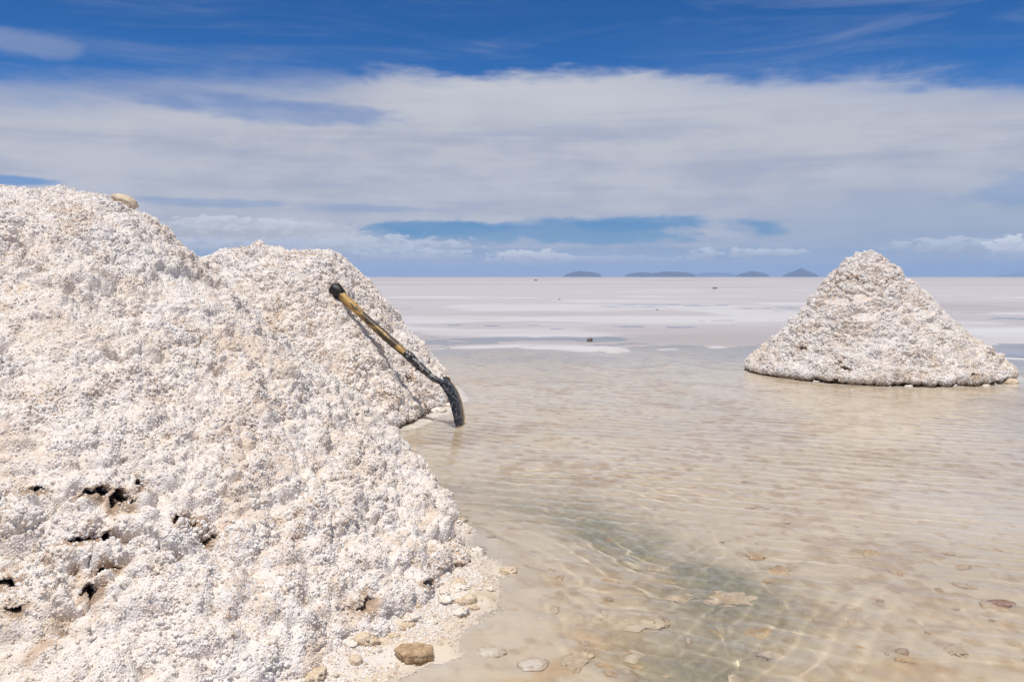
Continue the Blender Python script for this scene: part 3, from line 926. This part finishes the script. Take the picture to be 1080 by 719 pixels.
# ------------------------------------------------------------------ shovel
def tube(path, radii, nseg=20, squash=None, seed=0, amp=0.0):
    path = np.array(path, float)
    n_ = len(path)
    T = np.gradient(path, axis=0)
    T /= np.linalg.norm(T, axis=1, keepdims=True)
    up = np.array([0.1, 1.0, 0.1]); up /= np.linalg.norm(up)
    rings = []
    for k in range(n_):
        s_ = np.cross(T[k], up); s_ /= np.linalg.norm(s_)
        t_ = np.cross(s_, T[k])
        a = np.linspace(0, 2 * math.pi, nseg, endpoint=False)
        r = radii[k]
        q_ = path[k] + r * (np.cos(a)[:, None] * s_ + np.sin(a)[:, None] * t_)
        rings.append(q_)
    co = np.concatenate(rings)
    if amp:
        c0 = np.repeat(path, nseg, 0)
        nn = co - c0; nn /= np.linalg.norm(nn, axis=1, keepdims=True) + 1e-9
        co = co + nn * (amp * fbm(co * 60, 3, seed))[:, None]
    q_ = grid_quads(n_, nseg, True)
    co = np.concatenate([co, [path[0], path[-1]]])
    k0, k1 = len(co) - 2, len(co) - 1
    i = np.arange(nseg)
    tr = np.concatenate([np.stack([np.full(nseg, k0), i, np.roll(i, -1)], -1), np.stack([np.full(nseg, k1), np.roll(i, -1) + (n_ - 1) * nseg, i + (n_ - 1) * nseg], -1)])
    return co, q_, tr

def shovel_metal(name, base, mud):
    m, n, b = material(name)
    P = n.new('ShaderNodeNewGeometry').outputs['Position']
    f = n.step(n.noise(P, 45, 6, 0.7, 0.3), 0.50, 0.62)
    n.put(b.inputs['Base Color'], n.mix(f, base, mud))
    n.put(b.inputs['Metallic'], n.mad(f, -0.5, 0.5))
    n.put(b.inputs['Roughness'], n.mad(f, 0.35, 0.30))
    bu = n.new('ShaderNodeBump'); bu.inputs['Strength'].default_value = 0.5; bu.inputs['Distance'].default_value = 0.003
    n.put(bu.inputs['Height'], n.noise(P, 130, 4, 0.6))
    n.put(b.inputs['Normal'], bu.outputs[0])
    return m
M_METAL = shovel_metal('worn_dark_metal', (0.035, 0.036, 0.038), (0.30, 0.29, 0.27))
M_BLADE = shovel_metal('wet_dark_blade', (0.03, 0.03, 0.03), (0.22, 0.20, 0.18))
M_GRIP, n, b = material('black_taped_grip')
n.put(b.inputs['Base Color'], (0.012, 0.011, 0.010, 1)); b.inputs['Roughness'].default_value = 0.55
M_WOOD, n, b = material('worn_wood_handle')
ax = n.new('ShaderNodeAttribute', attribute_name='grain_axis')
sa = n.new('ShaderNodeSeparateXYZ'); n.put(sa.inputs[0], ax.outputs['Vector'])
T_ = sa.outputs[0]
w2 = n.noise(n.comb(n.mul(T_, 5.0), n.mul(sa.outputs[1], 5.0), n.mul(sa.outputs[2], 5.0)), 1.6, 5, 0.65, 0.3)
w1 = n.noise(n.comb(n.mul(T_, 7.0), n.mul(sa.outputs[1], 0.9), n.mul(sa.outputs[2], 0.9)), 1.0, 5, 0.65, 0.2)
w1 = n.add(w1, n.mul(n.mul(n.step(T_, 0.28, 0.42), n.step(T_, 0.86, 0.74)), 0.15))
c = n.mix(n.step(w2, 0.35, 0.7), (0.56, 0.34, 0.09), (0.36, 0.20, 0.055))
c = n.mix(n.step(w1, 0.50, 0.63, 0, 0.93), c, (0.030, 0.022, 0.015))
n.put(b.inputs['Base Color'], c); b.inputs['Roughness'].default_value = 0.5

tip = ground(487, 447)
DEPTH0 = tip[1]
top_s = pile2.hit(354, 306)
nrm = np.array([0.35, -0.55, 0.75]); nrm /= np.linalg.norm(nrm)
top_p = at_depth(355, 306, top_s[1] - 0.12)
DEPTH1 = top_p[1]
root = bpy.data.objects.new('shovel', None); COL.objects.link(root)
root.location = tip
tag(root, 'worn shovel with wooden handle and dark blade leaning on the middle salt pile', 'shovel')
def sp(px, py):
    # depth runs evenly from the blade tip to the grip
    t = (487 - px) / (487 - 355)
    return at_depth(px, py, DEPTH0 + (DEPTH1 - DEPTH0) * t) - tip
PX = DEPTH0 / F
# wood
pw = [sp(355 + (434 - 355) * t, 306 + (378 - 306) * t + 1.6 * math.sin(t * math.pi)) for t in np.linspace(0, 1, 60)]
co, qd, tr = tube(pw, [0.030 + 0.0015 * math.sin(k * .2) for k in range(60)], 20, seed=3, amp=0.002)
ho = mesh_obj('handle', co, qd, M_WOOD, True, root, tr)
aa = np.linspace(0, 2 * math.pi, 20, endpoint=False)
tt = np.repeat(np.linspace(0, 1, 60), 20)
ga_ = np.stack([tt, np.tile(np.cos(aa), 60), np.tile(np.sin(aa), 60)], -1)
va = ho.data.attributes.new('grain_axis', 'FLOAT_VECTOR', 'POINT')
va.data.foreach_set('vector', np.concatenate([ga_, [[0, 0, 0], [1, 0, 0]]]).astype(np.float32).ravel())
# grip: black knob with a short sleeve
pg = [sp(px, py) for px, py in [(350.6, 302.2), (351.6, 303.2), (353.2, 304.6), (355.5, 306.6), (357.8, 308.6), (359.6, 310.4), (361, 311.7)]]
co, qd, tr = tube(pg, [0.030, 0.043, 0.048, 0.049, 0.045, 0.0385, 0.0325], 22, seed=5, amp=0.014)
mesh_obj('grip', co, qd, M_GRIP, True, root, tr)
# metal socket bending into the blade neck
pts = [(428, 372.5), (434, 378), (442, 386), (450, 392.5), (456, 398), (462, 401.5), (468, 403.5), (472, 404.5)]
pm_ = []
for (a, b_) in zip(pts[:-1], pts[1:]):
    for t in np.linspace(0, 1, 8, endpoint=False):
        pm_.append(sp(a[0] + (b_[0] - a[0]) * t, a[1] + (b_[1] - a[1]) * t))
rr = np.interp(np.linspace(0, 1, len(pm_)), [0, .08, .3, .55, .8, 1], [.0325, .033, .029, .023, .020, .018])
co, qd, tr = tube(pm_, rr, 20, seed=8, amp=0.003)
so = mesh_obj('socket', co, qd, M_METAL, True, root, tr)
# collar and rivet on the socket
pc = [sp(430 + k * 1.2, 374.2 + k * 1.1) for k in range(5)]
co, qd, tr = tube(pc, [.032, .0355, .036, .0355, .032], 20)
mesh_obj('collar', co, qd, M_METAL, True, so, tr)
rv = sp(440, 387.5); rv = rv + np.array([-0.004, -0.02, -0.012])
co, qd, tr = tube([rv, rv + np.array([-.004, -.012, -.008])], [.009, .007], 10)
mesh_obj('rivet', co, qd, M_METAL, True, so, tr)
# blade: dished sheet, seen almost edge-on
A = sp(470, 402.5)
line = [(468.5, 400.5), (471.5, 402.0), (476.5, 408), (481.0, 416.5), (484.0, 426), (486.0, 436), (487.3, 445), (487.8, 452)]
nv, nu = 40, 17
lx = np.interp(np.linspace(0, 1, nv), np.linspace(0, 1, len(line)), [p_[0] for p_ in line])
ly = np.interp(np.linspace(0, 1, nv), np.linspace(0, 1, len(line)), [p_[1] for p_ in line])
wdir = np.array([0.28, 0.96, 0.0])          # across the blade, mostly away from the viewer
side = np.array([0.96, -0.28, 0.0])
fr_, bk_ = [], []
for k in range(nv):
    t = k / (nv - 1)
    cen = sp(lx[k], ly[k])
    cen = np.array([cen[0], A[1] * (1 - t), cen[2]])
    hw = np.interp(t, [0, .10, .22, .6, .85, 1], [.045, .088, .098, .100, .090, .066])
    for j in range(nu):
        u = (j / (nu - 1) * 2 - 1)
        dish = -0.030 * (abs(u) ** 1.5) * np.interp(t, [0, .2, 1], [1.0, 1.0, .55])
        q_ = cen + wdir * hw * u + side * dish + np.array([0, 0, 0.018 * u * u if t < .2 else 0])
        fr_.append(q_)
        bk_.append(q_ - side * 0.004)
co = np.array(fr_ + bk_)
g0 = np.arange(nv * nu).reshape(nv, nu)
g1_ = g0 + nv * nu
qd = [np.stack([g0[:-1, :-1], g0[:-1, 1:], g0[1:, 1:], g0[1:, :-1]], -1).reshape(-1, 4), np.stack([g1_[:-1, :-1], g1_[1:, :-1], g1_[1:, 1:], g1_[:-1, 1:]], -1).reshape(-1, 4)]
for e0, e1_ in ((g0[0], g1_[0]), (g0[-1], g1_[-1]), (g0[:, 0], g1_[:, 0]), (g0[:, -1], g1_[:, -1])):
    qd.append(np.stack([e0[:-1], e0[1:], e1_[1:], e1_[:-1]], -1))
bl = mesh_obj('blade', co, np.concatenate(qd), M_BLADE, True, root)
edge_pts = [np.array(fr_[k * nu + nu - 1]) + side * 0.006 for k in range(4, nv)]
co, qd, tr = tube(edge_pts, [0.0055] * len(edge_pts), 8)
M_RUST, n, b = material('worn_bright_edge')
n.put(b.inputs['Base Color'], (0.45, 0.33, 0.19, 1)); b.inputs['Roughness'].default_value = 0.5
mesh_obj('edge', co, qd, M_RUST, True, bl, tr)

# ------------------------------------------------------------------ haze
m_hz = bpy.data.materials.new('thin_haze')
m_hz.use_nodes = True
nt = m_hz.node_tree
nt.nodes.clear()
out = nt.nodes.new('ShaderNodeOutputMaterial')
pv = nt.nodes.new('ShaderNodeVolumePrincipled')
pv.inputs['Color'].default_value = (0.39, 0.56, 0.82, 1)
pv.inputs['Density'].default_value = 8.0e-5
pv.inputs['Anisotropy'].default_value = 0.0
nt.links.new(pv.outputs[0], out.inputs['Volume'])
hs, z0, z1 = 26000.0, -1.2, 300.0
co = [(sx * hs, sy * hs, zz) for zz in (z0, z1) for sx, sy in ((-1, -1), (1, -1), (1, 1), (-1, 1))]
hz = mesh_obj('haze', co, [(0, 3, 2, 1), (4, 5, 6, 7), (0, 1, 5, 4), (1, 2, 6, 5), (2, 3, 7, 6), (3, 0, 4, 7)], m_hz, False)
tag(hz, kind='stuff')
hz['label'] = 'thin blue haze over the salt flat'

# ------------------------------------------------------------------ sun, sky
SUN_EL, SUN_AZ = math.radians(72), math.atan2(-0.25, -1.0)   # azimuth from +Y towards +X
sd = np.array([math.sin(SUN_AZ) * math.cos(SUN_EL), math.cos(SUN_AZ) * math.cos(SUN_EL), math.sin(SUN_EL)])
L = bpy.data.lights.new('sun', 'SUN')
L.energy = 3.8
L.angle = math.radians(0.53)
L.color = (1.0, 0.962, 0.922)
L.cycles.is_caustics_light = True
lo = bpy.data.objects.new('sun', L)
from mathutils import Vector
lo.rotation_euler = Vector(sd).to_track_quat('Z', 'Y').to_euler()
lo.location = (0, 0, 50)
COL.objects.link(lo)

W = bpy.data.worlds.new('World')
SC.world = W
W.use_nodes = True
n = N(W.node_tree)
bg = W.node_tree.nodes['Background']
STR = 0.1
bg.inputs['Strength'].default_value = STR
sky = n.new('ShaderNodeTexSky', sky_type='NISHITA')
sky.sun_disc = False
sky.sun_elevation = SUN_EL
sky.sun_rotation = SUN_AZ
sky.altitude = 3650
sky.air_density = 1.0
sky.dust_density = 0.2
sky.ozone_density = 3.0
tc = n.new('ShaderNodeTexCoord').outputs['Generated']
nz = n.new('ShaderNodeVectorMath', operation='NORMALIZE')
n.put(nz.inputs[0], tc)
sx = n.new('ShaderNodeSeparateXYZ')
n.put(sx.inputs[0], nz.outputs[0])
X, Y, Z = sx.outputs
DEG = 57.29578
az = n.mul(n.math('ARCTAN2', X, Y), DEG)
el = n.mul(n.math('ARCSINE', Z), DEG)
# deep high-altitude blue
skyt = n.mix(n.step(el, 8, 3), n.mix(n.step(el, 12, 18), (0.11, 0.62, 1.08), (0.075, 0.55, 1.02)), (0.20, 0.46, 0.66))
skyc = n.mix(1.0, sky.outputs[0], skyt, 'MULTIPLY')
zz = n.add(n.math('MAXIMUM', Z, 0.0), 0.07)
pl = n.comb(n.div(X, zz), n.div(Y, zz), 0.0)      # the flat cloud deck seen in perspective
ae = n.comb(n.mul(az, 0.10), n.mul(el, 0.30), 0.0)
na = n.noise(pl, 0.55, 6, 0.55, 0.3)
nb = n.noise(ae, 1.6, 7, 0.6, 0.2)
ncn = n.noise(n.comb(n.mul(az, 0.10), n.mul(el, 0.75), 3.0), 1.1, 6, 0.55, 0.3)
nstr = n.noise(n.comb(n.mul(az, 0.035), n.mul(el, 0.55), 7.0), 1.5, 6, 0.6, 0.4)
def ell(px, py, wx, wy, k=2.2):
    a0, e0 = azel(px, py)
    dx = n.div(n.sub(az, a0), wx)
    dy = n.div(n.sub(el, e0), wy)
    r = n.math('SQRT', n.add(n.mul(dx, dx), n.mul(dy, dy)))
    r = n.add(r, n.mul(n.sub(nb, 0.5), k))
    return n.step(r, 1.25, 0.55)
# main bank: upper edge
e_top = 13.3
wob = n.add(n.mul(n.sub(nb, 0.5), 3.0), n.mul(n.sub(ncn, 0.5), 1.4))
ee = n.add(n.add(el, wob), n.mul(n.mul(az, az), 0.0024))
hard = n.math('MAXIMUM', n.step(az, -14, -8, 1.0, 0.0), n.step(az, 6, 16, 0.0, 0.55))
lo_ = n.step(ee, e_top + 1.2, e_top - 0.2)
lo_soft = n.step(ee, e_top + 1.9, e_top - 1.9)
bank = n.add(n.mul(lo_, n.sub(1.0, hard)), n.mul(lo_soft, hard))
dens = n.step(n.add(nstr, n.mul(na, 0.3)), 0.30, 0.62, 0.80, 0.97)
cov = n.mul(bank, dens)
for args, k in (((300, 118, 8.0, 0.8), 0.42), ((215, 105, 7, 0.6), 0.2), ((590, 245, 13.5, 0.85, 3.0), 0.78), ((470, 240, 6.0, 0.45, 2.5), 0.8), ((690, 235, 5.5, 0.55, 2.5), 0.75),
                ((10, 190, 2.8, 0.3, 1.5), 0.7), ((225, 214, 5.5, 0.30, 2.5), 0.3), ((400, 220, 5.0, 0.25, 2.5), 0.2), ((210, 275, 3.0, 0.9, 1.5), 0.6), ((1085, 200, 3.5, 1.0, 2.5), 0.3), ((640, 268, 22, 0.5, 2.0), 0.3)):
    cov = n.mul(cov, n.sub(1.0, n.mul(ell(*args), k)))
# thin cirrus above
nci = n.noise(n.comb(n.mul(az, 0.045), n.mul(el, 0.35), 1.0), 1.3, 7, 0.62, 0.8)
cirrus = n.mul(n.step(nci, 0.44, 0.82), 0.22)
cov = n.math('MAXIMUM', cov, n.mul(cirrus, n.step(el, 60, 20)))
cov = n.math('MAXIMUM', cov, n.mul(ell(20, 45, 4.5, 0.8, 2.0), 0.30))
K = 1.0 / STR
def cc(r, g, b_): return (r * K, g * K, b_ * K)
shade = n.step(n.add(n.mul(nstr, 0.45), n.mul(nb, 0.55)), 0.37, 0.62)
cl = n.mix(shade, cc(0.43, 0.45, 0.545), cc(0.56, 0.565, 0.61))
rim = n.mul(n.step(el, 9.0, 12.5), n.step(az, -12, -4))
cl = n.mix(n.mul(rim, 0.7), cl, cc(0.62, 0.625, 0.66))
right = n.mul(n.step(az, 10, 26), n.step(el, 8, 3))
cl = n.mix(n.mul(right, 0.75), cl, cc(0.36, 0.43, 0.545))
col = n.mix(cov, skyc, cl)
# low cumulus near the horizon
# added overcast overhead, out of view, to neutralise and warm the fill light
fill_veil = n.mul(n.step(el, 24, 42), n.step(n.noise(pl, 1.2, 5, 0.55, 0.3), 0.25, 0.65, 0.45, 0.85))
col = n.mix(fill_veil, col, cc(0.47, 0.45, 0.43))
cum_v = n.comb(n.mul(az, 0.22), n.mul(el, 0.62), 5.0)
nq = n.noise(cum_v, 4.2, 8, 0.62, 0.15)
def cum(px, py, wx, wy, thr, op, colr):
    global col
    a0, e0 = azel(px, py)
    dx = n.div(n.sub(az, a0), wx)
    dy = n.div(n.sub(el, e0), wy)
    # flat base, billowing top
    r = n.add(n.mul(dx, dx), n.mul(dy, dy))
    f_ = n.sub(n.mad(n.sub(nq, 0.5), 3.4, 1.0), r)
    a = n.mul(n.step(f_, thr, thr + 0.35), op)
    lit = n.step(n.mad(dy, 0.5, n.mul(nq, 1.2)), 0.25, 1.0)
    cx = n.mix(lit, tuple(v * 0.70 for v in cc(*colr)), tuple(v * 1.14 for v in cc(*colr)))
    col = n.mix(a, col, cx)
cum(330, 262, 13, 1.4, 0.25, 0.75, (0.60, 0.62, 0.67))
cum(250, 240, 8, 0.9, 0.25, 0.7, (0.64, 0.65, 0.67))
cum(560, 272, 4.2, 0.75, 0.3, 0.9, (0.72, 0.71, 0.71))
cum(440, 270, 6, 0.7, 0.3, 0.7, (0.62, 0.64, 0.68))
cum(745, 268, 1.8, 0.5, 0.3, 0.8, (0.66, 0.67, 0.70))
cum(805, 267, 3.6, 0.45, 0.3, 0.8, (0.66, 0.67, 0.70))
cum(660, 275, 6, 0.5, 0.35, 0.6, (0.55, 0.58, 0.64))
cum(1005, 260, 5.0, 0.8, 0.3, 0.75, (0.58, 0.61, 0.66))
cum(1067, 262, 1.7, 0.95, 0.25, 0.9, (0.72, 0.73, 0.75))
n.put(bg.inputs['Color'], col)
W.cycles.sampling_method = 'MANUAL'
W.cycles.sample_map_resolution = 512

# things the sunlight reaches through the water
for o_ in [bed, o1, o2, o3, bl] + STONES:
    o_.cycles.is_caustics_receiver = True

# ------------------------------------------------------------------ camera, render
cam = bpy.data.cameras.new('camera')
cam.lens = 28.0
cam.sensor_width = 36.0
cam.clip_start = 0.05
cam.clip_end = 80000
co_ = bpy.data.objects.new('camera', cam)
co_.location = (0, 0, CAM_H)
co_.rotation_euler = (math.pi / 2 - TILT, 0, 0)
COL.objects.link(co_)
SC.camera = co_
SC.render.engine = 'CYCLES'
SC.cycles.use_denoising = True
SC.cycles.max_bounces = 10
SC.cycles.diffuse_bounces = 4
SC.cycles.volume_bounces = 2
SC.cycles.transparent_max_bounces = 16
SC.cycles.sample_clamp_indirect = 6.0
SC.view_settings.view_transform = 'Standard'
SC.view_settings.look = 'None'
SC.view_settings.exposure = 0.0
SC.view_settings.gamma = 1.0
SC.view_settings.use_curve_mapping = False
